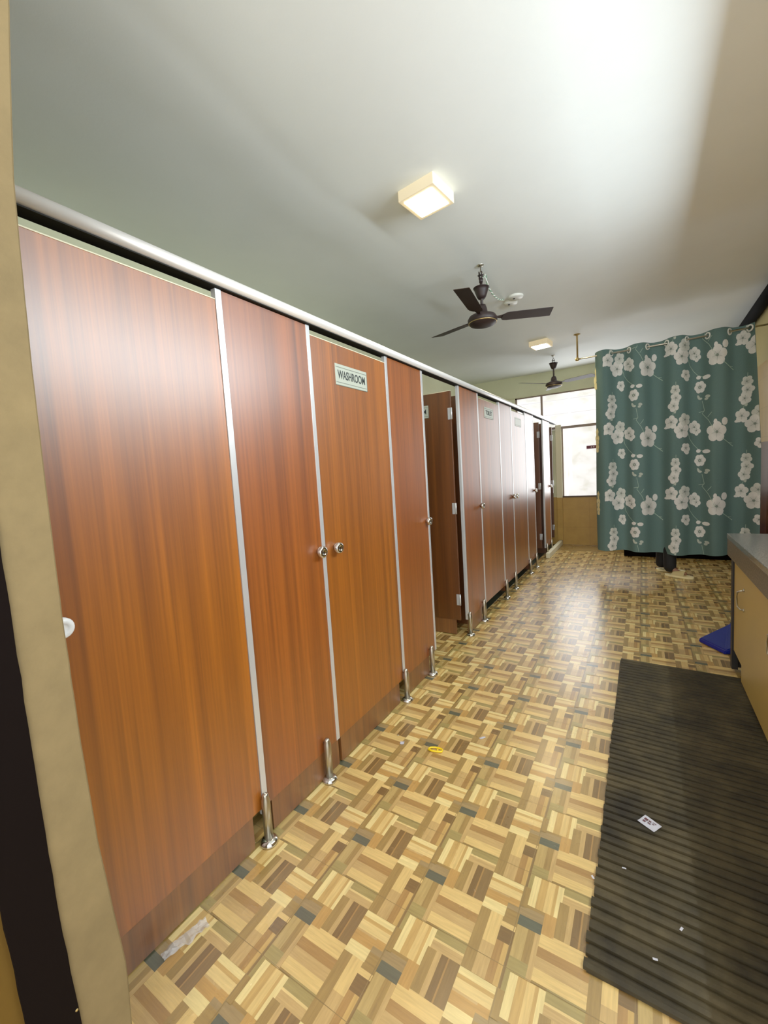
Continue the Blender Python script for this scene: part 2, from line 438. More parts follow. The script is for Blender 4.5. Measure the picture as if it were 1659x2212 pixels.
def sign(parent, cx, cz, body, w=0.265, h=0.100, blank=False):
    y = TH / 2
    bm = bmesh.new(); box(bm, cx - w / 2, cx + w / 2, y, y + 0.002, cz - h / 2, cz + h / 2, 0.0006)
    s = obj('sign_plate', bm, M['signplate'], parent)
    bm = bmesh.new()
    for z in (cz + h / 2 - 0.016, cz - h / 2 + 0.013): box(bm, cx - w / 2 + 0.006, cx + w / 2 - 0.004, y + 0.002, y + 0.0026, z, z + 0.003)
    box(bm, cx - w / 2, cx - w / 2 + 0.003, y + 0.002, y + 0.0026, cz - h / 2, cz + h / 2)
    box(bm, cx - w / 2, cx + w / 2, y + 0.002, y + 0.0026, cz - h / 2, cz - h / 2 + 0.003)
    obj('border', bm, M['signborder'], s)
    if not blank:
        # upright text on the local +Y face, reading towards local -X
        R = Matrix(((-1, 0, 0, cx), (0, 0, 1, y + 0.0026), (0, 1, 0, cz), (0, 0, 0, 1)))
        text_mesh(body, 0.055, M['ink'], s, 'lettering', R, 0.0004, 0.70 if len(body) > 6 else 1.0)
    return s

def door(k, label, open_=False, signtxt=None, plinth=True, knobs=True, blank=False, mk=None, ang=None):
    y1 = S0 + PW + DW * (k) + PW * (k - 1) if k > 0 else S0     # hinge side (far jamb)
    if k > 0: y1 = S0 + k * (PW + DW)
    rz = -PI if open_ else -PI / 2
    if ang is not None: rz = ang
    t = thing('cubicle_door', label, 'door', (XP - TH / 2 - (0.035 if open_ else 0.0), y1 - ((0.09 if k == 6 else 0.03) if open_ else 0.0), 0), rz, 'cubicle doors in the long row')
    g = 0.004
    bm = bmesh.new(); box(bm, g, DW - g, -TH / 2, TH / 2, ZK, ZD, 0.0012)
    obj('door_panel', bm, M['laminate_shaded'] if open_ else M['laminate'], t)
    bm = bmesh.new(); box(bm, g, DW - g, -TH / 2, TH / 2 + 0.0005, ZD, ZD + 0.0035)
    obj('edge_band', bm, M['cream'], t)
    if plinth:
        bm = bmesh.new(); box(bm, 0.048, DW - 0.02, -TH / 2 - 0.004, TH / 2 - 0.004, 0.003, ZK - 0.001, 0.001)
        obj('kick_plate', bm, M['plinth'], t)
    if knobs: knob(t, DW - 0.075, 1.026, m=mk)
    for z in (0.30, 1.05, 1.80):
        bm = bmesh.new(); tube(bm, [(-0.001, TH / 2 + 0.002 if open_ else -TH / 2 - 0.006, z - 0.045), (-0.001, TH / 2 + 0.002 if open_ else -TH / 2 - 0.006, z + 0.045)], 0.006, 10)
        box(bm, 0.0, 0.03, (TH / 2 if open_ else -TH / 2 - 0.002), (TH / 2 + 0.002 if open_ else -TH / 2), z - 0.045, z + 0.045)
        obj('hinge', bm, M['alu'], t)
    if signtxt is not None: sign(t, DW / 2 + 0.012, 1.838 if k < 3 else 1.868, signtxt, blank=blank)
    return t

def pilaster(k, label, plinth=True, knob_=True):
    y0 = S0 + k * (PW + DW)
    t = thing('cubicle_pilaster', label, 'panel', (XP - TH / 2, y0 + PW, 0), -PI / 2, 'fixed panels between the cubicle doors')
    bm = bmesh.new(); box(bm, 0.004, PW - 0.004, -TH / 2, TH / 2, ZK, ZT, 0.0008)
    obj('fixed_panel', bm, M['laminate_red'], t)
    for x in (0.004, PW - 0.004):
        bm = bmesh.new(); z0 = ZK - 0.03 if x > 0.1 and k == 0 else ZK
        if x > .1: box(bm, x - 0.018, x + 0.006, -TH / 2 - 0.001, TH / 2 + 0.0025, z0, ZT + 0.001, 0.001)
        else: box(bm, x - 0.010, x + 0.012, -TH / 2 - 0.001, TH / 2 + 0.0025, z0, ZT + 0.001, 0.001)
        obj('edge_trim', bm, M['alu'], t)
    if plinth:
        bm = bmesh.new(); box(bm, 0.0 if k == 0 else 0.10, PW - 0.045, -TH / 2 - 0.004, TH / 2 - 0.004, 0.003, ZK - 0.001, 0.001)
        obj('kick_plate', bm, M['plinth'], t)
    if knob_: knob(t, 0.042, 1.028)
    for x in (PW + 0.003, 0.104):
        bm = bmesh.new(); y = TH / 2 + 0.020
        lathe(bm, [(0.0165, 0.0), (0.0165, 0.160), (0.013, 0.166), (0.013, 0.174), (0.009, 0.182), (0.003, 0.185)], 20, Matrix.Translation((x, y, 0.012)))
        tube(bm, [(x, y, 0.170), (x, TH / 2, 0.170)], 0.005, 8)
        l = obj('support_leg', bm, M['steel'], t)
        bm = bmesh.new(); lathe(bm, [(0.034, 0.0), (0.034, 0.006), (0.028, 0.014), (0.018, 0.020), (0.0168, 0.020)], 24, Matrix.Translation((x, y, 0.0)))
        obj('floor_flange', bm, M['chrome'], l)
    return t

pilaster(0, 'nearest fixed brown wood-grain panel, wide, with steel knob, between first two cubicle doors')
pilaster(1, 'fixed wood-grain panel right of the WASHROOM door, before the open doorway')
pilaster(2, 'fixed wood-grain panel carrying the open door, left of the TOILET door')
pilaster(3, 'fixed glossy panel just right of the TOILET door', plinth=False)
pilaster(4, 'fixed glossy panel between the latched far door and far dark open doorway', plinth=False)
pilaster(5, 'last fixed glossy panel of the row, nearest the window', plinth=False)
d0 = door(0, 'nearest and largest brown wood-grain cubicle door, beside the beige jamb, with brightly lit knob', mk=M['lit_knob'])
door(1, 'closed orange-brown cubicle door with grey WASHROOM plate and steel knob', signtxt='WASHROOM')
door(2, 'shaded brown cubicle door swung open inward, plate partly hidden by the panel', open_=True, signtxt='WASHROOM', knobs=False)
door(3, 'narrow closed cubicle door with pale TOILET plate', signtxt='TOILET', plinth=False, knobs=False)
door(4, 'far closed glossy cubicle door with steel latch knob and faded blank plate', signtxt='', plinth=False, blank=True)
door(5, 'far dark cubicle door swung open inward, two doorways before the window', open_=True, plinth=False, knobs=False)
door(6, 'last dark cubicle door swung open against the window wall', open_=True, plinth=False, knobs=False)

# cream end filler between the last cubicle and the window
bm = bmesh.new(); box(bm, XP + 0.004, WLX, YB - 0.05, YB - 0.005, 0.80, 2.0, 0.002, mi=0); box(bm, XP + 0.004, WLX, YB - 0.05, YB - 0.005, 0.08, 0.80, 0.002, mi=1)
f = obj('end_panel', bm, [M['cream'], M['tile_ochre']])
tag(f, 'narrow cream upright strip ending the cubicle row left of the window', 'panel')

# head rail
bm = bmesh.new()
prof = [(-1.257, 2.0175), (-1.257, 2.030)]
for i in range(13):
    a = PI / 2 + 0.35 - (PI + 0.35) * i / 12
    prof.append((-1.216 + 0.022 * math.cos(a), 2.0385 + 0.0205 * math.sin(a)))
prof += [(-1.222, 2.0175)]
prism(bm, prof, 0.345, YB - 0.01)
for fc in bm.faces: fc.smooth = True
hr = obj('head_rail', bm, M['rail'])
tag(hr, 'long rounded aluminium rail running along the top of the cubicle fronts', 'rail')
bm = bmesh.new(); box(bm, -1.2575, -1.209, 0.345, YB - 0.01, 2.0140, 2.0175)  # black strip laid over the rail's underside to darken it
obj('underside_strip', bm, M['rubber'], hr)

# dark wet-area floor inside the farther cubicles
bm = bmesh.new(); box(bm, XL, XP - 0.06, 3.66, YB - 0.01, 0.0005, 0.003)
struct('floor_cubicles', bm, tile_mat('dark_floor_tile', rgb(40, 46, 36), rgb(48, 54, 42), rgb(24, 28, 22), 0.3, 0.3, 0.35))
# dividers between cubicles
for k in range(0, 6):
    yc = S0 + k * (PW + DW) + PW / 2
    bm = bmesh.new(); box(bm, XL + 0.01, XP - TH - 0.02, yc - 0.009, yc + 0.009, 0.0, 1.98, 0.001)
    o = obj('cubicle_divider', bm, M['laminate_shaded'])
    tag(o, ['wood-grain divider behind the nearest fixed panel', 'wood-grain divider behind the panel right of the WASHROOM door', 'wood-grain divider behind the panel left of the TOILET door',
            'wood-grain divider behind the panel right of the TOILET door', 'wood-grain divider left of the far dark open doorway', 'wood-grain divider behind the last fixed panel'][k], 'panel', 'dividers inside the cubicle row')

# ------------------------------------------------------------------ ceiling lights
def ceiling_light(x, y, rz, label, e):
    t = thing('ceiling_light', label, 'light', (x, y, ZC), rz, 'square surface lights on the ceiling')
    bm = bmesh.new(); s = 0.112; box(bm, -s, s, -s, s, -0.058, 0.004, 0.004)
    fr_ = mat('light_housing', rgb(240, 232, 205), 0.4, emit=rgb(255, 205, 120), estr=0.18)
    h = obj('housing', bm, fr_, t)
    bm = bmesh.new(); s = 0.088; box(bm, -s, s, -s, s, -0.0605, -0.0575)
    obj('diffuser', bm, mat('light_diffuser', rgb(255, 250, 240), 0.4, emit=(1.0, 0.80, 0.48, 1), estr=e), t)
    return t
ceiling_light(-1.005, 2.25, -0.12, 'nearer square warm ceiling light, large, left of the first fan', 45)
ceiling_light(-1.07, 5.66, -0.12, 'farther glowing square ceiling light above the second fan', 70)

# ------------------------------------------------------------------ fans
def fan(x, y, label, a0, canz, tilt=0.05, cable=False):
    t = thing('ceiling_fan', label, 'fan', (x, y, 0), 0, 'brown three-blade ceiling fans')
    zb = 2.500
    bm = bmesh.new()
    lathe(bm, [(0.026, ZC + 0.006), (0.026, ZC - 0.004), (0.014, ZC - 0.010), (0.004, ZC - 0.012), (0.004, ZC - 0.05)], 16)
    torus(bm, 0.014, 0.004, Matrix.Translation((0, 0, ZC - 0.060)) @ Matrix.Rotation(PI / 2, 4, 'X'), 16, 6)
    obj('ceiling_hook', bm, M['steel'], t)
    bm = bmesh.new()
    box(bm, -0.013, -0.008, -0.014, 0.014, ZC - 0.105, ZC - 0.048); box(bm, 0.008, 0.013, -0.014, 0.014, ZC - 0.105, ZC - 0.048)
    lathe(bm, [(0.006, -0.022), (0.006, 0.022)], 10, Matrix.Translation((0, 0, ZC - 0.072)) @ Matrix.Rotation(PI / 2, 4, 'Y'))
    lathe(bm, [(0.014, ZC - 0.125), (0.014, ZC - 0.095)], 14)
    obj('shackle', bm, M['fanbrown'], t)
    bm = bmesh.new(); lathe(bm, [(0.011, zb + 0.03), (0.011, ZC - 0.10)], 14); obj('down_rod', bm, M['fanbrown'], t)
    bm = bmesh.new()
    lathe(bm, [(0.012, canz - 0.080), (0.026, canz - 0.078), (0.036, canz - 0.060), (0.050, canz - 0.02), (0.057, canz), (0.060, canz), (0.060, canz + 0.004), (0.054, canz + 0.004), (0.012, canz - 0.01)], 28)
    obj('canopy', bm, M['fanbrown'], t)
    bm = bmesh.new()
    lathe(bm, [(0.012, zb + 0.105), (0.028, zb + 0.100), (0.036, zb + 0.075), (0.042, zb + 0.040), (0.066, zb + 0.030), (0.098, zb + 0.018), (0.112, zb - 0.004), (0.111, zb - 0.022), (0.094, zb - 0.044), (0.058, zb - 0.056), (0.012, zb - 0.060)], 40)
    mo = obj('motor', bm, M['fanbrown'], t)
    bm = bmesh.new(); torus(bm, 0.104, 0.0035, Matrix.Translation((0, 0, zb - 0.032)), 40, 8)
    obj('trim_ring', bm, M['brass'], mo)
    for k in range(3):
        a = math.radians(a0 + 120 * k)
        bm = bmesh.new()
        # iron + blade in local +X, pitched
        pit = math.radians(-11)
        Mx = Matrix.Rotation(a, 4, 'Z') @ Matrix.Translation((0, 0, zb - 0.002)) @ Matrix.Rotation(-tilt, 4, 'Y')
        def bl(r, w): return Vector((r, w * math.cos(pit), w * math.sin(pit)))
        outline = [(0.155, -0.030), (0.175, -0.052), (0.20, -0.058), (0.53, -0.058), (0.535, -0.054), (0.552, 0.056), (0.548, 0.060), (0.20, 0.052), (0.17, 0.045), (0.155, 0.030)]
        top = [bm.verts.new(Mx @ (bl(r, w) + Vector((0, 0, 0.0015)))) for r, w in outline]
        bot = [bm.verts.new(Mx @ (bl(r, w) - Vector((0, 0, 0.0015)))) for r, w in outline]
        bm.faces.new(top); bm.faces.new(list(reversed(bot)))
        for i in range(len(top)): bm.faces.new((top[i], bot[i], bot[(i + 1) % len(top)], top[(i + 1) % len(top)]))
        b = obj('blade', bm, M['fanbrown'], t)
        bm = bmesh.new()
        outline = [(0.085, -0.020), (0.12, -0.014), (0.17, -0.028), (0.21, -0.024), (0.215, 0.0), (0.21, 0.024), (0.17, 0.028), (0.12, 0.014), (0.085, 0.020)]
        top = [bm.verts.new(Mx @ (bl(r, w * (0.5 if r < .1 else 1)) + Vector((0, 0, 0.006)))) for r, w in outline]
        bot = [bm.verts.new(Mx @ (bl(r, w * (0.5 if r < .1 else 1)) + Vector((0, 0, 0.0016)))) for r, w in outline]
        bm.faces.new(top); bm.faces.new(list(reversed(bot)))
        for i in range(len(top)): bm.faces.new((top[i], bot[i], bot[(i + 1) % len(top)], top[(i + 1) % len(top)]))
        obj('blade_iron', bm, M['fanbrown'], b)
    if cable:
        bm = bmesh.new()
        ex, ey = -1.075 - x, 4.03 - y
        for ph in (0, PI):
            pts = []
            for i in range(60):
                s = i / 59; w = 0.0045
                base = Vector((0.02 + (ex - 0.02) * s, ey * s, ZC - 0.10 + 0.10 * s - 0.05 * math.sin(PI * min(1, s * 1.0)) + (0.055 * math.exp(-((s - 0.09) / 0.06) ** 2))))
                pts.append(base + Vector((w * math.cos(s * 60 + ph), 0, w * math.sin(s * 60 + ph))))
            tube(bm, pts, 0.0042, 6, mi=0 if ph == 0 else 1)
        obj('cable', bm, [M['green_wire'], M['white']], t)
    return t
fan(-1.035, 3.252, 'nearer dark brown ceiling fan with looped cable at its hook', -86, 2.725, 0.06, True)
fan(-1.061, 6.468, 'farther small dark brown ceiling fan in front of the window', -14, 2.785, 0.03)

# ceiling rose: two round covers
jb = thing('junction_box', 'white double round ceiling rose beside the nearer fan', 'electrical box', (0, 0, 0))
for i, (x, y, r) in enumerate(((-1.04, 4.13, 0.062), (-0.965, 4.02, 0.066))):
    bm = bmesh.new(); lathe(bm, [(r, ZC + 0.01), (r, ZC - 0.012), (r - 0.006, ZC - 0.018), (0.008, ZC - 0.020)], 32, Matrix.Translation((x, y, 0)))
    c = obj('round_cover', bm, M['white'], jb)
    bm = bmesh.new(); lathe(bm, [(0.010, ZC - 0.0185), (0.010, ZC - 0.024), (0.004, ZC - 0.024)], 12, Matrix.Translation((x - 0.012, y - 0.01, 0)))
    obj('screw', bm, M['black'], c)

# ------------------------------------------------------------------ curtain
YC = 5.66
def yfold(x, z):
    k = PI * (x + 0.119) / 0.178
    tt = min(1, max(0, (2.62 - z) / 2.3))
    a = 0.062 * (1 - 0.10 * tt)
    sk = math.sin(k); y = YC - a * (sk * (1.35 - 0.35 * sk * sk)) - 0.012 * tt * math.sin(k * 0.53 + 1.7) - 0.008 * tt * math.sin(k * 1.9 + z * 1.4)
    y += 0.004 * noise.noise(Vector((x * 6, z * 1.5, 2)))
    return y
CXL, CXR = -0.385, 1.0
def xr_edge(z): return 0.965 + 0.055 * min(1, max(0, (2.6 - z) / 1.2))
def cpt(u, z):
    """u in [0,1] across the front face"""
    xr = xr_edge(z); x = CXL + (xr - CXL) * u
    return Vector((x, yfold(x, z), z))
def hem(u): return 0.268 + 0.012 * math.sin(u * 9) - 0.012 * u
curtain = thing('curtain', 'teal curtain printed with white blossoms hanging from a thin rod', 'curtain', (0, 0, 0))
def build_curtain():
    bm = bmesh.new(); cl = bm.loops.layers.float_color.new('Col')
    teal = (lin(96), lin(124), lin(120), 1)
    nu, nz = 150, 60
    grid = []
    ztop = 2.642
    # returned leading edge (folded back)
    back = [(-0.400, 5.80), (-0.440, 5.79), (-0.468, 5.765), (-0.476, 5.73), (-0.462, 5.695), (-0.440, 5.668), (-0.412, 5.645)]
    for i in range(len(back) + nu + 1):
        col = []
        for j in range(nz + 1):
            if i < len(back):
                zb = 0.27; z = ztop + (zb - ztop) * j / nz
                bx, by = back[i]; w = 0.006 * math.sin(z * 2.2 + i)
                if i >= len(back) - 3:
                    ty = yfold(CXL, z); s = (i - (len(back) - 4)) / 4; by = by + (ty - 5.64) * s * 0.9
                col.append(bm.verts.new((bx + w, by, z)))
            else:
                u = (i - len(back)) / nu; z = ztop + (hem(u) - ztop) * j / nz
                col.append(bm.verts.new(cpt(u, z)))
        grid.append(col)
    for i in range(len(grid) - 1):
        for j in range(nz):
            f = bm.faces.new((grid[i][j], grid[i][j + 1], grid[i + 1][j + 1], grid[i + 1][j])); f.smooth = True
            for lp in f.loops: lp[cl] = teal
    OFF = 0.0022
    W1 = (lin(254), lin(254), lin(250), 1); G1 = (lin(138), lin(152), lin(142), 1); G2 = (lin(206), lin(216), lin(204), 1)
    ST = (lin(176), lin(200), lin(184), 1)
    def sp(x, z, o):
        y = yfold(x, z); d = 0.002
        nx = (yfold(x + d, z) - y) / d
        n = Vector((nx, -1, 0)).normalized()
        return Vector((x, y, z)) + n * o
    def inside(x, z):
        u = (x - CXL) / (xr_edge(z) - CXL)
        return 0.0 < u < 1.0 and hem(min(1, max(0, u))) + 0.003 < z < ztop - 0.004
    def ellipse(cx, cz, rx, rz, ang, cin, cout, o=OFF, n=14, origin=None):
        """filled ellipse; colour goes from cin at 'origin' side to cout."""
        ca, sa = math.cos(ang), math.sin(ang)
        rings = [(0.0, cin)] if origin is None else [(0.0, cin)]
        def P(r, a):
            lx, lz = rx * r * math.cos(a), rz * r * math.sin(a)
            return cx + lx * ca - lz * sa, cz + lx * sa + lz * ca
        lv = (0.5, 1.0)
        pts = [[P(r, 2 * PI * k / n) for k in range(n)] for r in lv]
        if not all(inside(*p) for p in pts[1]): 
            # clip at hem: drop points outside by clamping
            def clampp(p):
                x, z = p; x = min(max(x, CXL + 0.002), xr_edge(z) - 0.002)
                u = (x - CXL) / (xr_edge(z) - CXL); z = min(max(z, hem(u) + 0.004), ztop - 0.006); return x, z
            pts = [[clampp(p) for p in ring] for ring in pts]; c0 = clampp((cx, cz))
            if sum(abs(a[0] - b[0]) + abs(a[1] - b[1]) for a, b in zip(pts[1], [pts[1][0]] * n)) < rx: return
        else: c0 = (cx, cz)
        vc = bm.verts.new(sp(c0[0], c0[1], o)); r1 = [bm.verts.new(sp(x, z, o)) for x, z in pts[0]]; r2 = [bm.verts.new(sp(x, z, o)) for x, z in pts[1]]
        def col(p):
            if origin is None: return cout
            d = math.hypot((p[0] - origin[0]) / 1.0, (p[1] - origin[1]) * 0.77) / origin[2]
            d = min(1, max(0, d)) ** 0.45
            return tuple(a + (b - a) * d for a, b in zip(cin, cout))
        def mk(vs, ps):
            try: f = bm.faces.new(vs)
            except ValueError: return
            f.smooth = True
            for lp, p in zip(f.loops, ps): lp[cl] = col(p)
        for k in range(n):
            k2 = (k + 1) % n
            mk((vc, r1[k], r1[k2]), (c0, pts[0][k], pts[0][k2]))
            mk((r1[k], r2[k], r2[k2], r1[k2]), (pts[0][k], pts[1][k], pts[1][k2], pts[0][k2]))
    AX, AZ = 0.00118, 0.00157      # fabric scale across / down
    cnt = [0]
    def flower(cx, cz, r, a0=0.3, grey=0.0, n=5):
        """n overlapping petals"""
        wh = tuple(a + (b - a) * grey for a, b in zip(W1, G2)); dk = tuple(a + (b - a) * 0.25 for a, b in zip(G1, W1))
        for k in range(n):
            a = a0 + 2 * PI * k / n
            px, pz = cx + 0.56 * r * AX * math.cos(a), cz + 0.56 * r * AZ * math.sin(a)
            # ellipse oriented radially (approx, in stretched space)
            cnt[0] += 1
            ellipse(px, pz, 0.46 * r * AX * (1.0), 0.46 * r * AZ, 0, dk, wh, OFF + 0.00022 * (cnt[0] % 7), 12, (cx, cz, r * AX * 0.62))
        for k in range(n):
            a = a0 + PI / n + 2 * PI * k / n
            strip([(cx + 0.12 * r * AX * math.cos(a), cz + 0.12 * r * AZ * math.sin(a)), (cx + 0.52 * r * AX * math.cos(a), cz + 0.52 * r * AZ * math.sin(a))], 0.0016, G1, OFF + 0.0020)
        ellipse(cx, cz, 0.15 * r * AX, 0.15 * r * AZ, 0, G1, G1, OFF + 0.0022, 8)
    def ringf(cx, cz, r):
        flower(cx, cz, r, 0.1, 0.0, 6)
        ellipse(cx, cz, 0.30 * r * AX, 0.26 * r * AZ, 0, G1, G1, OFF + 0.0024, 10)
        ellipse(cx, cz, 0.13 * r * AX, 0.11 * r * AZ, 0, G2, G2, OFF + 0.0027, 8)
    def strip(pts, w, c, o=OFF):
        out = []
        for (x0, z0), (x1, z1) in zip(pts, pts[1:]):
            m = max(1, int(math.hypot(x1 - x0, z1 - z0) / 0.012))
            for i in range(m): out.append((x0 + (x1 - x0) * i / m, z0 + (z1 - z0) * i / m))
        out.append(pts[-1])
        prev = None
        for i, p in enumerate(out):
            q = out[min(i + 1, len(out) - 1)]; pr = out[max(i - 1, 0)]
            d = Vector((q[0] - pr[0], q[1] - pr[1])).normalized(); nn = (-d.y * w * 0.5, d.x * w * 0.65)
            a, b = (p[0] + nn[0], p[1] + nn[1]), (p[0] - nn[0], p[1] - nn[1])
            if not (inside(*a) and inside(*b)): prev = None; continue
            cur = (bm.verts.new(sp(*a, o)), bm.verts.new(sp(*b, o)))
            if prev:
                f = bm.faces.new((prev[0], prev[1], cur[1], cur[0]))
                for lp in f.loops: lp[cl] = c
            prev = cur
    def motif(ox, oz):
        def Q(x, z): return ox + (x - 395) * AX, oz - (z - 1140) * AZ
        def fl(x, z, r, **k):
            p = Q(x, z)
            if inside(p[0], p[1]) or inside(p[0] + .03, p[1] + .03) or inside(p[0] - .03, p[1] + .03): flower(p[0], p[1], r, **k)
        def el(x, z, rx, rz, c=W1, ang=0.0):
            p = Q(x, z)
            if inside(*p): ellipse(p[0], p[1], rx * AX, rz * AZ, ang, c, c, OFF + 0.0004, 10)
        def st(pts, w=0.004): strip([Q(*p) for p in pts], w, ST)
        st([(398, 1190), (408, 1225), (440, 1268), (480, 1305), (530, 1318)])
        st([(505, 1475), (520, 1540), (505, 1560), (545, 1610), (575, 1668), (590, 1700)])
        st([(520, 1545), (480, 1550)]); st([(540, 1590), (565, 1560)])
        st([(640, 1240), (680, 1268), (722, 1297)], 0.006); st([(690, 1272), (715, 1276)], 0.004)
        st([(302, 1330), (300, 1440), (290, 1520), (272, 1570)], 0.004)
        st([(590, 1175), (595, 1120)], 0.004); st([(630, 1170), (655, 1135)], 0.004)
        fl(368, 1092, 44, a0=0.6, grey=0.5)
        fl(445, 1148, 46, a0=0.2, grey=0.15); fl(462, 1172, 34, a0=1.0, grey=0.1)
        fl(345, 1165, 58, a0=0.45)
        fl(268, 1103, 48, a0=0.2, grey=0.1); el(238, 1135, 24, 10, W1, 0.25)
        fl(600, 1195, 68, a0=0.25); el(590, 1125, 13, 18); el(655, 1128, 22, 26)
        fl(376, 1288, 36, a0=0.9, grey=0.1); el(385, 1318, 18, 15)
        el(478, 1314, 18, 13); el(532, 1320, 26, 14)
        p = Q(488, 1380)
        if inside(*p): ringf(p[0], p[1], 42)
        el(478, 1448, 9, 17, G2, 0.3); el(492, 1458, 13, 8, G2); el(540, 1450, 17, 10, G2, -0.4); el(532, 1465, 13, 9, G2, 0.5)
        fl(298, 1385, 36, a0=0.9, grey=0.45); fl(302, 1440, 40, a0=0.1, grey=0.2); fl(286, 1492, 42, a0=0.6, grey=0.1); el(295, 1532, 9, 14, G2)
    # centre of the first big cluster on the cloth
    for ci, cx in enumerate((-0.185 - 0.610, -0.185, 0.425, 1.035)):
        for r in range(-1, 4):
            motif(cx, 2.452 + 0.0 - 0.785 * r + (0.004 * ci))
    # blossoms on the returned edge, window light tinted into their yellow
    for zc_, sc_ in ((2.30, 1.3), (2.42, 0.7), (1.62, 1.0), (1.52, 0.8), (1.70, 0.7), (0.86, 0.9), (0.76, 0.8), (0.95, 0.6)):
        for q in range(5):
            a = 2 * PI * q / 5 + 0.3; cs, cz = 0.5 + 0.20 * sc_ * math.cos(a), zc_ + 0.045 * sc_ * math.sin(a)
            vs = []
            for h in range(10):
                b = 2 * PI * h / 10; ss = cs + 0.19 * sc_ * math.cos(b); zz = cz + 0.034 * sc_ * math.sin(b); ss = min(.98, max(.02, ss))
                x = -0.478 + 0.060 * ss; y = 5.728 - 0.082 * ss
                vs.append(bm.verts.new((x - 0.010, y - 0.008, zz)))
            f = bm.faces.new(vs)
            for lp in f.loops: lp[cl] = (lin(250), lin(238), lin(180), 1)
    me = bpy.data.meshes.new('curtain_cloth'); bm.to_mesh(me); bm.free()
    o = bpy.data.objects.new('curtain_cloth', me); C.objects.link(o); o.parent = curtain
    m = mat('printed_curtain_cloth', rough=0.8, spec=0.2); t = NT(m)
    a = t.n('ShaderNodeVertexColor', layer_name='Col')
    v = t.coords(); f = t.noise(v, 260, 2); g = t.ramp(f, [(0.3, (0.9, 0.9, 0.9, 1)), (0.7, (1.05, 1.05, 1.05, 1))])
    c = t.mix(1.0, a.outputs['Color'], g, 'MULTIPLY'); t.l(c, t.b.inputs['Base Color'])
    tr = t.n('ShaderNodeBsdfTranslucent'); t.l(c, tr.inputs['Color'])
    mx = t.n('ShaderNodeMixShader'); mx.inputs[0].default_value = 0.16
    out = [n for n in t.t.nodes if n.type == 'OUTPUT_MATERIAL'][0]
    t.l(t.b.outputs[0], mx.inputs[1]); t.l(tr.outputs[0], mx.inputs[2]); t.l(mx.outputs[0], out.inputs['Surface'])
    me.materials.append(m)
    # eyelets
    for x in (-0.405, -0.30, -0.119, 0.059, 0.237, 0.415, 0.593, 0.771, 0.930):
        xx = max(x, CXL + 0.02) if x > -0.4 else -0.405
        if x < -0.4:
            Rm = Matrix.Translation((-0.405, 5.66, 2.597)) @ Matrix.Rotation(PI / 2, 4, 'Y')
        else:
            sl = (yfold(x + 0.003, 2.6) - yfold(x - 0.003, 2.6)) / 0.006
            Rm = Matrix.Translation((x, YC, 2.597)) @ Matrix.Rotation(math.atan(sl), 4, 'Z') @ Matrix.Rotation(PI / 2, 4, 'X')
        bm2 = bmesh.new(); torus(bm2, 0.029, 0.0075, Rm, 28, 8)
        obj('eyelet', bm2, M['white'], curtain)
build_curtain()

rod = thing('curtain_rod', 'thin steel curtain rod hung from the ceiling, crossing to the right wall', 'rod', (0, 0, 0))
bm = bmesh.new(); tube(bm, [(-0.655, YC, 2.600), (0.2, YC, 2.594), (XR + 0.004, YC, 2.600)], 0.0095, 14); obj('rod_bar', bm, M['steel'], rod)
bm = bmesh.new(); lathe(bm, [(0.010, 2.60), (0.010, ZC - 0.02), (0.016, ZC - 0.012), (0.038, ZC - 0.004), (0.038, ZC + 0.01)], 16, Matrix.Translation((-0.655, YC, 0))); obj('ceiling_hanger', bm, M['brass'], rod)
bm = bmesh.new(); bmesh.ops.create_uvsphere(bm, u_segments=20, v_segments=12, radius=0.024, matrix=Matrix.Translation((-0.657, YC, 2.600)))
for f in bm.faces: f.smooth = True
obj('ball_finial', bm, M['brass'], rod)

# ------------------------------------------------------------------ washbasin counter (right)
M['granite'] = mat('speckled_granite', rgb(90, 92, 92), 0.16, spec=0.6)
t_ = NT(M['granite']); v = t_.coords()
g1 = t_.noise(v, 160, 5, 0.7)
t_.l(t_.ramp(g1, [(0.36, rgb(44, 44, 46)), (0.5, rgb(96, 94, 90)), (0.66, rgb(150, 146, 136))]), t_.b.inputs['Base Color'])
M['granite_edge'] = mat('granite_edge_shaded', rgb(70, 58, 44), 0.4)  # granite darkened to brown, shade of the front edge put into the colour
t_ = NT(M['granite_edge']); v = t_.coords(); g1 = t_.noise(v, 120, 4)
t_.l(t_.ramp(g1, [(0.35, rgb(52, 44, 34)), (0.65, rgb(110, 98, 76))]), t_.b.inputs['Base Color'])
M['cabcream'] = wall_mat('cabinet_cream_laminate', rgb(180, 154, 82), 0.05, 0.4, 2.5, 0.03)
CF = 0.44; CY0, CY1 = 0.90, 3.262
bm = bmesh.new()
box(bm, CF, XR - 0.002, CY0, CY1, 0.832, 0.862, 0.003, mi=0)
box(bm, CF + 0.003, CF + 0.023, CY0, CY1 - 0.002, 0.728, 0.831, 0.002, mi=1)
box(bm, CF + 0.023, XR - 0.002, CY1 - 0.022, CY1 - 0.002, 0.728, 0.831, 0.002, mi=1)
ct = obj('washbasin_counter', bm, [M['granite'], M['granite_edge']])
tag(ct, 'dark speckled granite counter top above the cream cupboards at right', 'counter')
cab = thing('base_cabinet', 'cream cupboard with loop handle under the granite counter', 'cabinet', (0, 0, 0))
bm = bmesh.new(); box(bm, 0.492, XR - 0.002, CY0, 3.245, 0.10, 0.727, mi=0); box(bm, 0.56, XR - 0.002, CY0, 3.20, 0.0, 0.10, mi=0)
obj('carcass', bm, M['black'], cab)
bm = bmesh.new(); box(bm, 0.470, 0.490, 2.962, 3.202, 0.145, 0.722, 0.002); obj('filler_panel', bm, M['cabcream'], cab)
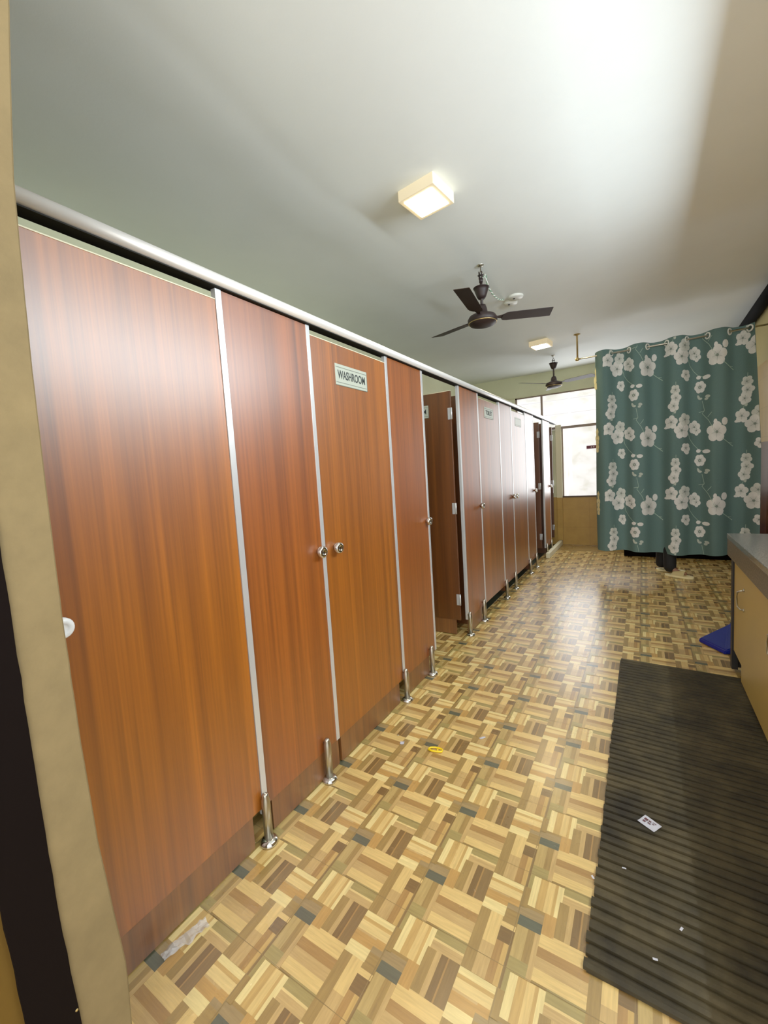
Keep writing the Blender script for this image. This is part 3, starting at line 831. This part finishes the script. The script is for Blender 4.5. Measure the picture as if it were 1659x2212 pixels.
for ya, yb in ((2.30, 2.958), (1.62, 2.296), (0.93, 1.616)):
    bm = bmesh.new(); box(bm, 0.468, 0.490, ya, yb, 0.055, 0.722, 0.002)
    dd = obj('cupboard_door', bm, M['cabcream'], cab)
    bm = bmesh.new(); yh = yb - 0.055
    tube(bm, [(0.468, yh, 0.60), (0.452, yh + 0.003, 0.595), (0.440, yh + 0.008, 0.585), (0.438, yh + 0.010, 0.55), (0.440, yh + 0.008, 0.505), (0.452, yh + 0.003, 0.492), (0.468, yh, 0.488)], 0.0045, 10)
    for z in (0.60, 0.488): lathe(bm, [(0.009, 0), (0.009, 0.004), (0.004, 0.006)], 12, Matrix.Translation((0.468, yh, z)) @ Matrix.Rotation(-PI / 2, 4, 'Y'))
    obj('handle', bm, M['steel'], dd)
# dark end panel
bm = bmesh.new(); box(bm, 0.462, 0.492, 3.204, 3.256, 0.02, 0.726, 0.001); box(bm, 0.492, XR - 0.004, 3.245, 3.256, 0.02, 0.726)
obj('end_panel', bm, M['black'], cab)
# small blue soap case on the counter
bm = bmesh.new(); box(bm, 0.66, 0.75, 2.90, 2.96, 0.8622, 0.887, 0.008)
o = obj('soap_case', bm, mat('blue_plastic_gloss', rgb(30, 90, 200), 0.3)); tag(o, 'small blue soap case lying on the granite counter', 'soap case')

# unseen ledge added to cut the tube lamp's light off the near ceiling
bm = bmesh.new(); box(bm, 0.897, XR + 0.006, 0.75, 3.15, 2.458, 2.476, 0.001)
o = obj('shade_ledge', bm, M['cream']); tag(o, 'unseen cream ledge added above the counter to shade the tube lamp', 'shelf')

# black duct along the top of the right wall
bm = bmesh.new(); tube(bm, [(1.004, 2.6, 2.80), (1.004, 5.0, 2.800), (1.002, 6.3, 2.775), (1.0, 7.3, 2.77)], 0.056, 16)
o = obj('duct_pipe', bm, M['pipe']); tag(o, 'black pipe running along the top of the right wall', 'pipe')
# white marks on it
bm = bmesh.new(); torus(bm, 0.0565, 0.004, Matrix.Translation((1.004, 5.02, 2.80)) @ Matrix.Rotation(PI / 2, 4, 'X'), 24, 6); obj('joint_collar', bm, M['signborder'], o)

# ------------------------------------------------------------------ slatted mat
def build_mat():
    bm = bmesh.new(); y0, y1 = 1.085, 3.135; n = 55; p = (y1 - y0) / n
    def xl(y): return -0.142 + 0.012 * (y - 1.08) / 2 + 0.003 * math.sin(y * 5)
    def xr(y): return 0.500
    def zh(x, y):
        return 0.0
    for i in range(n):
        ya = y0 + i * p; yb = ya + p * 0.76
        j = 0.0025 * math.sin(i * 2.3)
        xs = [xl(ya) + j + (xr(ya) - xl(ya) - j) * s / 6 for s in range(7)]
        sk = -0.035 * 0.0
        rows = []
        for x in xs:
            dy = -0.02 * (x + 0.14) / 0.62
            rows.append([bm.verts.new(q) for q in ((x, ya + dy, 0.004), (x, ya + 0.002 + dy, 0.0125), (x, (ya + yb) / 2 + dy, 0.0138), (x, yb - 0.002 + dy, 0.0125), (x, yb + dy, 0.004))])
        for a, b in zip(rows, rows[1:]):
            for k in range(4): bm.faces.new((a[k], a[k + 1], b[k + 1], b[k]))
        for r in (rows[0], rows[-1]):
            bm.faces.new(r)
    box(bm, -0.136, 0.500, y0 - 0.001, y1 - 0.030, 0.0004, 0.0045)
    m = mat('mat_rubber', rgb(74, 66, 44), 0.6, spec=0.3); t = NT(m); v = t.coords()
    f = t.noise(v, 5, 6, 0.65); t.l(t.ramp(f, [(0.32, rgb(28, 23, 12)), (0.5, rgb(52, 45, 26)), (0.7, rgb(76, 66, 42))]), t.b.inputs['Base Color'])
    t.bump(t.noise(v, 220, 3), 0.25, 0.002)
    o = obj('slatted_mat', bm, [m]); tag(o, 'long dark ribbed rubber mat on the floor beside the cream cupboards', 'mat')
build_mat()

# ------------------------------------------------------------------ litter
def paper(name, label, cat, cx, cy, z, w, h, rz, m, crumple=0.004, extra=None):
    bm = bmesh.new(); n = 8; g = []
    for i in range(n + 1):
        r = []
        for j in range(n + 1):
            x, y = (i / n - .5) * w, (j / n - .5) * h
            zz = crumple * (1 + noise.noise(Vector((x * 60 + cx * 9, y * 60, cy)))) 
            r.append(bm.verts.new((x + 0.1 * crumple * noise.noise(Vector((y * 90, x * 40, 1))), y, zz + 0.0006)))
        g.append(r)
    for i in range(n):
        for j in range(n): bm.faces.new((g[i][j], g[i + 1][j], g[i + 1][j + 1], g[i][j + 1])).smooth = True
    res = bmesh.ops.solidify(bm, geom=bm.faces[:], thickness=0.0006)
    o = obj(name, bm, m); o.location = (cx, cy, z); o.rotation_euler = (0, 0, rz); tag(o, label, cat); return o
wp = mat('white_paper', rgb(238, 240, 250), 0.5)
pk = paper('paper_packet', 'small white printed packet lying on the ribbed mat', 'packet', 0.013, 1.677, 0.0142, 0.060, 0.048, -0.55, wp, 0.002)
mdp = mat('dark_print', rgb(84, 36, 44), 0.6)
for (x, y, w, h) in ((-.021, .002, .012, .009), (-.020, -.010, .010, .006), (-.006, .004, .008, .006), (-.004, -.006, .010, .004), (.008, .002, .007, .003), (.006, .010, .012, .002)):
    bm = bmesh.new(); box(bm, x, x + w, y, y + h, 0.0046, 0.0052)
    obj('printed_mark', bm, mdp, pk)

# yellow hair clip
bm = bmesh.new()
pts = [(-.034, -.004), (-.026, .010), (-.005, .015), (.022, .012), (.034, .004), (.032, -.010), (.012, -.014), (-.014, -.013), (-.034, -.006)]
tube(bm, [(x, y, 0.006) for x, y in pts], 0.0045, 8); tube(bm, [(0.010, .012, .006), (0.012, -.012, .006)], 0.0035, 8)
o = obj('hair_clip', bm, mat('yellow_plastic', rgb(248, 214, 20), 0.3)); o.location = (-0.864, 1.715, 0); o.rotation_euler = (0, 0, 0.25)
tag(o, 'yellow plastic clip on the parquet floor in front of the cubicles', 'clip')
paper('paper_scrap', 'tiny white flower-shaped scrap left of the yellow clip', 'paper scrap', -1.036, 1.690, 0, 0.020, 0.020, 0.4, wp, 0.004)
paper('paper_scrap', 'tiny cream crumb on the floor nearest the second cubicle plinth', 'paper scrap', -1.085, 1.735, 0, 0.010, 0.009, 0.1, M['cream'], 0.003)
paper('paper_scrap', 'thin white torn shred on the floor right of the yellow clip', 'paper scrap', -0.693, 1.905, 0, 0.034, 0.010, 0.9, wp, 0.004)
for i, (x, y, L) in enumerate(((-0.06, 1.44, 'tiny white speck on the mat, left of the packet and nearer'), (0.085, 1.31, 'tiny white speck on the mat in its dark right half'), (-0.145, 1.36, 'tiny white shred at the mat left edge'), (0.02, 1.19, 'tiny pale shred near the near end of the mat'))):
    paper('paper_scrap', L, 'paper scrap', x, y, 0.0142, 0.012, 0.006, i * 1.1, wp, 0.002)
# crumpled clear wrapper by the first door
bm = bmesh.new()
bmesh.ops.create_grid(bm, x_segments=16, y_segments=8, size=0.5)
for v_ in bm.verts:
    x, y = v_.co.x * 0.13, v_.co.y * 0.034
    v_.co = Vector((y + 0.012 * noise.noise(Vector((x * 30, y * 30, 3))), x, 0.003 + 0.022 * abs(noise.noise(Vector((x * 26, y * 40, 7)))) + 0.016 * abs(noise.noise(Vector((x * 70, y * 60, 1))))))
wm = mat('clear_film', rgb(235, 240, 245), 0.08, spec=1.0); NT(wm).b.inputs['Alpha'].default_value = 0.45
o = obj('plastic_wrapper', bm, wm); o.location = (-1.165, 0.60, 0.0); o.rotation_euler = (0, 0, -0.2)
tag(o, 'crumpled clear plastic wrapper at the foot of the nearest door', 'wrapper')

# blue dustpan behind the counter end
dp = thing('dustpan', 'blue plastic dustpan on the floor by the far end of the cupboards', 'dustpan', (0, 0, 0))
bm = bmesh.new()
A = [(.335, 3.66, .004), (.46, 3.47, .004), (.72, 3.56, .004), (.66, 3.98, .004)]
B = [(.345, 3.665, .030), (.47, 3.482, .030), (.71, 3.575, .13), (.645, 3.955, .17)]
va = [bm.verts.new(p) for p in A]; vb = [bm.verts.new(p) for p in B]; mid = bm.verts.new((.53, 3.83, .10)); mid0 = bm.verts.new((.50, 3.82, .004))
bm.faces.new((va[0], va[1], va[2], va[3], mid0)); bm.faces.new((vb[0], vb[1], mid)); bm.faces.new((vb[1], vb[2], mid)); bm.faces.new((vb[2], vb[3], mid))
bm.faces.new((va[0], va[1], vb[1], vb[0])); bm.faces.new((va[1], va[2], vb[2], vb[1])); bm.faces.new((va[2], va[3], vb[3], vb[2])); bm.faces.new((va[3], mid0, mid, vb[3])); bm.faces.new((mid0, va[0], vb[0], mid))
bmesh.ops.bevel(bm, geom=bm.edges[:], offset=0.006, segments=2, affect='EDGES')
obj('pan', bm, mat('blue_plastic', rgb(10, 28, 120), 0.35), dp)
bm = bmesh.new(); tube(bm, [(.68, 3.77, .12), (.74, 3.78, .17), (.86, 3.80, .19)], 0.014, 10); obj('handle', bm, bpy.data.materials['blue_plastic'], dp)

# dark low bench behind the curtain
bm = bmesh.new(); box(bm, -0.23, XR - 0.002, 6.72, YB - 0.01, 0.0, 0.40, 0.006)
o = obj('low_bench', bm, M['dkwood']); tag(o, 'dark low bench seen as a black band beneath the curtain hem', 'bench')

# ------------------------------------------------------------------ person standing behind the curtain
def skin(name, joints, bones, m, parent=None, root=0, sub=2):
    me = bpy.data.meshes.new(name); me.from_pydata([j[:3] for j in joints], bones, [])
    o = bpy.data.objects.new(name, me); C.objects.link(o)
    md = o.modifiers.new('s', 'SKIN'); sv = me.skin_vertices[0].data
    for i, j in enumerate(joints):
        r = j[3]; sv[i].radius = (r, r) if not isinstance(r, tuple) else r
        sv[i].use_root = (i == root)
    md.use_smooth_shade = True
    ss = o.modifiers.new('ss', 'SUBSURF'); ss.levels = sub; ss.render_levels = sub
    bpy.context.view_layer.update()
    dg = bpy.context.evaluated_depsgraph_get()
    me2 = bpy.data.meshes.new_from_object(o.evaluated_get(dg)); bpy.data.objects.remove(o)
    for p in me2.polygons: p.use_smooth = True
    me2.materials.clear(); me2.materials.append(m)
    o = bpy.data.objects.new(name, me2); C.objects.link(o)
    if parent: o.parent = parent
    return o
def build_person():
    px, py = 0.24, 6.03
    skn = mat('skin', rgb(150, 104, 76), 0.5); trou = mat('black_trousers', rgb(10, 10, 12), 0.8); top = mat('dark_top', rgb(30, 26, 34), 0.8); hair = mat('black_hair', rgb(14, 12, 12), 0.5)
    body = thing('person', 'person behind the curtain, only black trousers and cream slippers showing', 'person', (0, 0, 0))
    # near (right) foot at y 5.62, far (left) foot at y 5.90; facing +x
    J = [(px, py, .95, (.13, .12)), (px, py, 1.12, (.12, .11)), (px + .01, py, 1.30, (.14, .12)), (px, py, 1.44, (.11, .10)), (px + .01, py, 1.52, .052), (px + .025, py, 1.60, (.075, .07)), (px + .03, py, 1.70, (.085, .075)),
         (px, py - .10, .90, .095), (.26, 5.795, .50, .055), (.262, 5.695, .10, .030), (.33, 5.665, .050, .030), (.42, 5.625, .040, .018),
         (px, py + .09, .90, .095), (.22, 5.96, .50, .055), (.185, 5.915, .10, .030), (.26, 5.90, .050, .030), (.35, 5.88, .040, .018),
         (px, py - .17, 1.42, .055), (px + .02, py - .23, 1.14, .042), (px + .20, py - .20, 1.02, .030), (px + .27, py - .19, 1.01, .028),
         (px, py + .17, 1.42, .055), (px + .02, py + .23, 1.14, .042), (px + .20, py + .20, 1.02, .030), (px + .27, py + .19, 1.01, .028)]
    Bn = [(0, 1), (1, 2), (2, 3), (3, 4), (4, 5), (5, 6), (0, 7), (7, 8), (8, 9), (9, 10), (10, 11), (0, 12), (12, 13), (13, 14), (14, 15), (15, 16), (3, 17), (17, 18), (18, 19), (19, 20), (3, 21), (21, 22), (22, 23), (23, 24)]
    for s in (-1, 1):
        hy = py + s * .19; b = 20 if s < 0 else 24
        for f, (dy, L, r) in enumerate(((-.028, .075, .0085), (-.010, .085, .009), (.009, .080, .0088), (.026, .062, .008))):
            i = len(J); J += [(px + .30, hy + dy, 1.008, r), (px + .30 + L * .6, hy + dy, 1.0, r), (px + .30 + L, hy + dy, .985, r * .85)]; Bn += [(b, i), (i, i + 1), (i + 1, i + 2)]
        i = len(J); J += [(px + .25, hy - s * .035, 1.0, .011), (px + .29, hy - s * .058, .99, .009), (px + .32, hy - s * .062, .98, .008)]; Bn += [(b, i), (i, i + 1), (i + 1, i + 2)]
    skin('body', J, Bn, skn, body)
    def legs(z0):
        g = 1.16
        return None
    tj = [(px, py, 1.02, (.150, .140)), (px, py, .92, (.150, .135)), (px, py - .10, .86, .110), (.26, 5.81, .50, .080), (.262, 5.745, .27, .072), (.262, 5.705, .14, .068), (.264, 5.698, .03, .066),
          (px, py + .09, .86, .110), (.22, 5.96, .50, .078), (.20, 5.93, .27, .070), (.19, 5.918, .14, .066), (.187, 5.915, .03, .066)]
    skin('trousers', tj, [(0, 1), (1, 2), (2, 3), (3, 4), (4, 5), (5, 6), (1, 7), (7, 8), (8, 9), (9, 10), (10, 11)], trou, body)
    sj = [(px, py, 1.00, (.158, .148)), (px, py, 1.14, (.140, .130)), (px + .01, py, 1.30, (.155, .135)), (px, py, 1.43, (.115, .115)), (px, py, 1.475, .065),
          (px, py - .17, 1.42, .068), (px + .015, py - .225, 1.18, .058), (px, py + .17, 1.42, .068), (px + .015, py + .225, 1.18, .058)]
    skin('shirt', sj, [(0, 1), (1, 2), (2, 3), (3, 4), (3, 5), (5, 6), (3, 7), (7, 8)], top, body)
    skin('hair', [(px - .03, py, 1.745, .075), (px - .055, py, 1.67, .078), (px - .07, py, 1.58, .05), (px - .075, py, 1.46, .04)], [(0, 1), (1, 2), (2, 3)], hair, body)
    # face
    bm = bmesh.new()
    for s in (-1, 1):
        bm = bmesh.new(); bmesh.ops.create_uvsphere(bm, u_segments=10, v_segments=8, radius=.011, matrix=Matrix.Translation((px + .100, py + s * .030, 1.675)))
        obj('eye', bm, M['white'], body)
    slip = mat('cream_slipper', rgb(252, 238, 180), 0.5)
    def slipper(hx, hy, ang, name='slipper'):
        bm = bmesh.new(); L = .285; n = 18; T0, B0 = [], []
        for i in range(n):
            s = i / (n - 1); x = L * s
            w = .034 + .014 * math.sin(PI * min(1, s * 1.05)) + .006 * s; w *= math.sqrt(max(0.05, 1 - max(0, (s - .82) / .18) ** 2)) * math.sqrt(max(0.08, 1 - max(0, (.10 - s) / .10) ** 2))
            T0.append((x, w))
        for z, st in ((0.002, 0.94), (0.010, 1.0), (0.024, 1.0), (0.026, .95)):
            B0.append([bm.verts.new((x, w * st, z + (.004 if 0 else 0))) for x, w in T0] + [bm.verts.new((x, -w * st, z)) for x, w in reversed(T0)])
        for a, b in zip(B0, B0[1:]):
            for i in range(len(a)): bm.faces.new((a[i], a[(i + 1) % len(a)], b[(i + 1) % len(a)], b[i]))
        bm.faces.new(list(reversed(B0[0]))); bm.faces.new(B0[-1])
        so = obj(name, bm, slip, body); so.location = (hx, hy, 0); so.rotation_euler = (0, 0, ang)
        bm = bmesh.new(); rows = []
        for i in range(7):
            x = .075 + .125 * i / 6; hh = .042 + .030 * i / 6; ww = .048
            rows.append([bm.verts.new((x + .012 * math.sin(a), ww * math.cos(a), .020 + hh * math.sin(a))) for a in [PI * k / 10 for k in range(11)]])
        for a, b in zip(rows, rows[1:]):
            for k in range(10): bm.faces.new((a[k], a[k + 1], b[k + 1], b[k])).smooth = True
        bmesh.ops.solidify(bm, geom=bm.faces[:], thickness=0.003)
        obj('strap', bm, slip, so)
    slipper(.215, 5.685, -0.44); slipper(.135, 5.925, -0.20)
build_person()

# ------------------------------------------------------------------ lights
def area(name, loc, rot, sx, sy, power, col, spread=None):
    l = bpy.data.lights.new(name, 'AREA'); l.shape = 'RECTANGLE'; l.size = sx; l.size_y = sy; l.energy = power; l.color = col
    if spread: l.spread = spread
    o = bpy.data.objects.new(name, l); C.objects.link(o); o.location = loc; o.rotation_euler = rot
    return o
# daylight-white tube lamp on the right wall under the ledge
bm = bmesh.new(); box(bm, 1.010, XR + 0.006, 0.80, 3.10, 2.375, 2.425, 0.004); hs = obj('tube_lamp', bm, M['white']); tag(hs, 'white wall batten of the tube lamp above the counter', 'lamp')
area('tube_light', (1.005, 1.95, 2.400), (0, -PI / 2, 0), 0.034, 2.3, 62, (0.84, 0.94, 1.0))
bpy.data.objects['tube_light'].rotation_euler = (0, PI / 2, 0)
# daylight through the far window
area('window_light', (-0.75, YB - 0.06, 1.68), (-PI / 2, 0, 0), 1.2, 1.6, 17, (0.97, 0.98, 1.0))
# unseen soft fill lamp added behind the camera for ambient and curtain light
area('rear_fill_light', (0.1, -1.2, 1.9), (PI / 2, 0, 0), 1.6, 1.6, 32, (1.0, 0.93, 0.80))
w = bpy.data.worlds.new('world'); bpy.context.scene.world = w; w.use_nodes = True
w.node_tree.nodes['Background'].inputs[0].default_value = (0.96, 0.97, 0.96, 1); w.node_tree.nodes['Background'].inputs[1].default_value = 1.45

# ------------------------------------------------------------------ camera
cam = bpy.data.cameras.new('camera'); co = bpy.data.objects.new('camera', cam); C.objects.link(co)
cam.sensor_fit = 'HORIZONTAL'; cam.sensor_width = 36.0; cam.lens = 36.0 * 897.0 / 1659.0; cam.clip_start = 0.02
yaw, pit, rol = -.5594, -.0866, -.0626
F = Vector((math.sin(yaw) * math.cos(pit), math.cos(yaw) * math.cos(pit), math.sin(pit)))
rt = Vector((math.cos(yaw), -math.sin(yaw), 0)); up = rt.cross(F)
X = math.cos(rol) * rt + math.sin(rol) * up; Y = -math.sin(rol) * rt + math.cos(rol) * up
R3 = Matrix((X, Y, -F)).transposed()
co.matrix_world = Matrix.Translation((0, 0, 1.3455)) @ R3.to_4x4()
bpy.context.scene.camera = co
sc = bpy.context.scene
sc.view_settings.view_transform = 'Standard'; sc.view_settings.look = 'None'; sc.view_settings.exposure = 0.0; sc.view_settings.gamma = 1.18
sc.cycles.max_bounces = 10; sc.cycles.diffuse_bounces = 5
sc.cycles.sample_clamp_indirect = 6.0
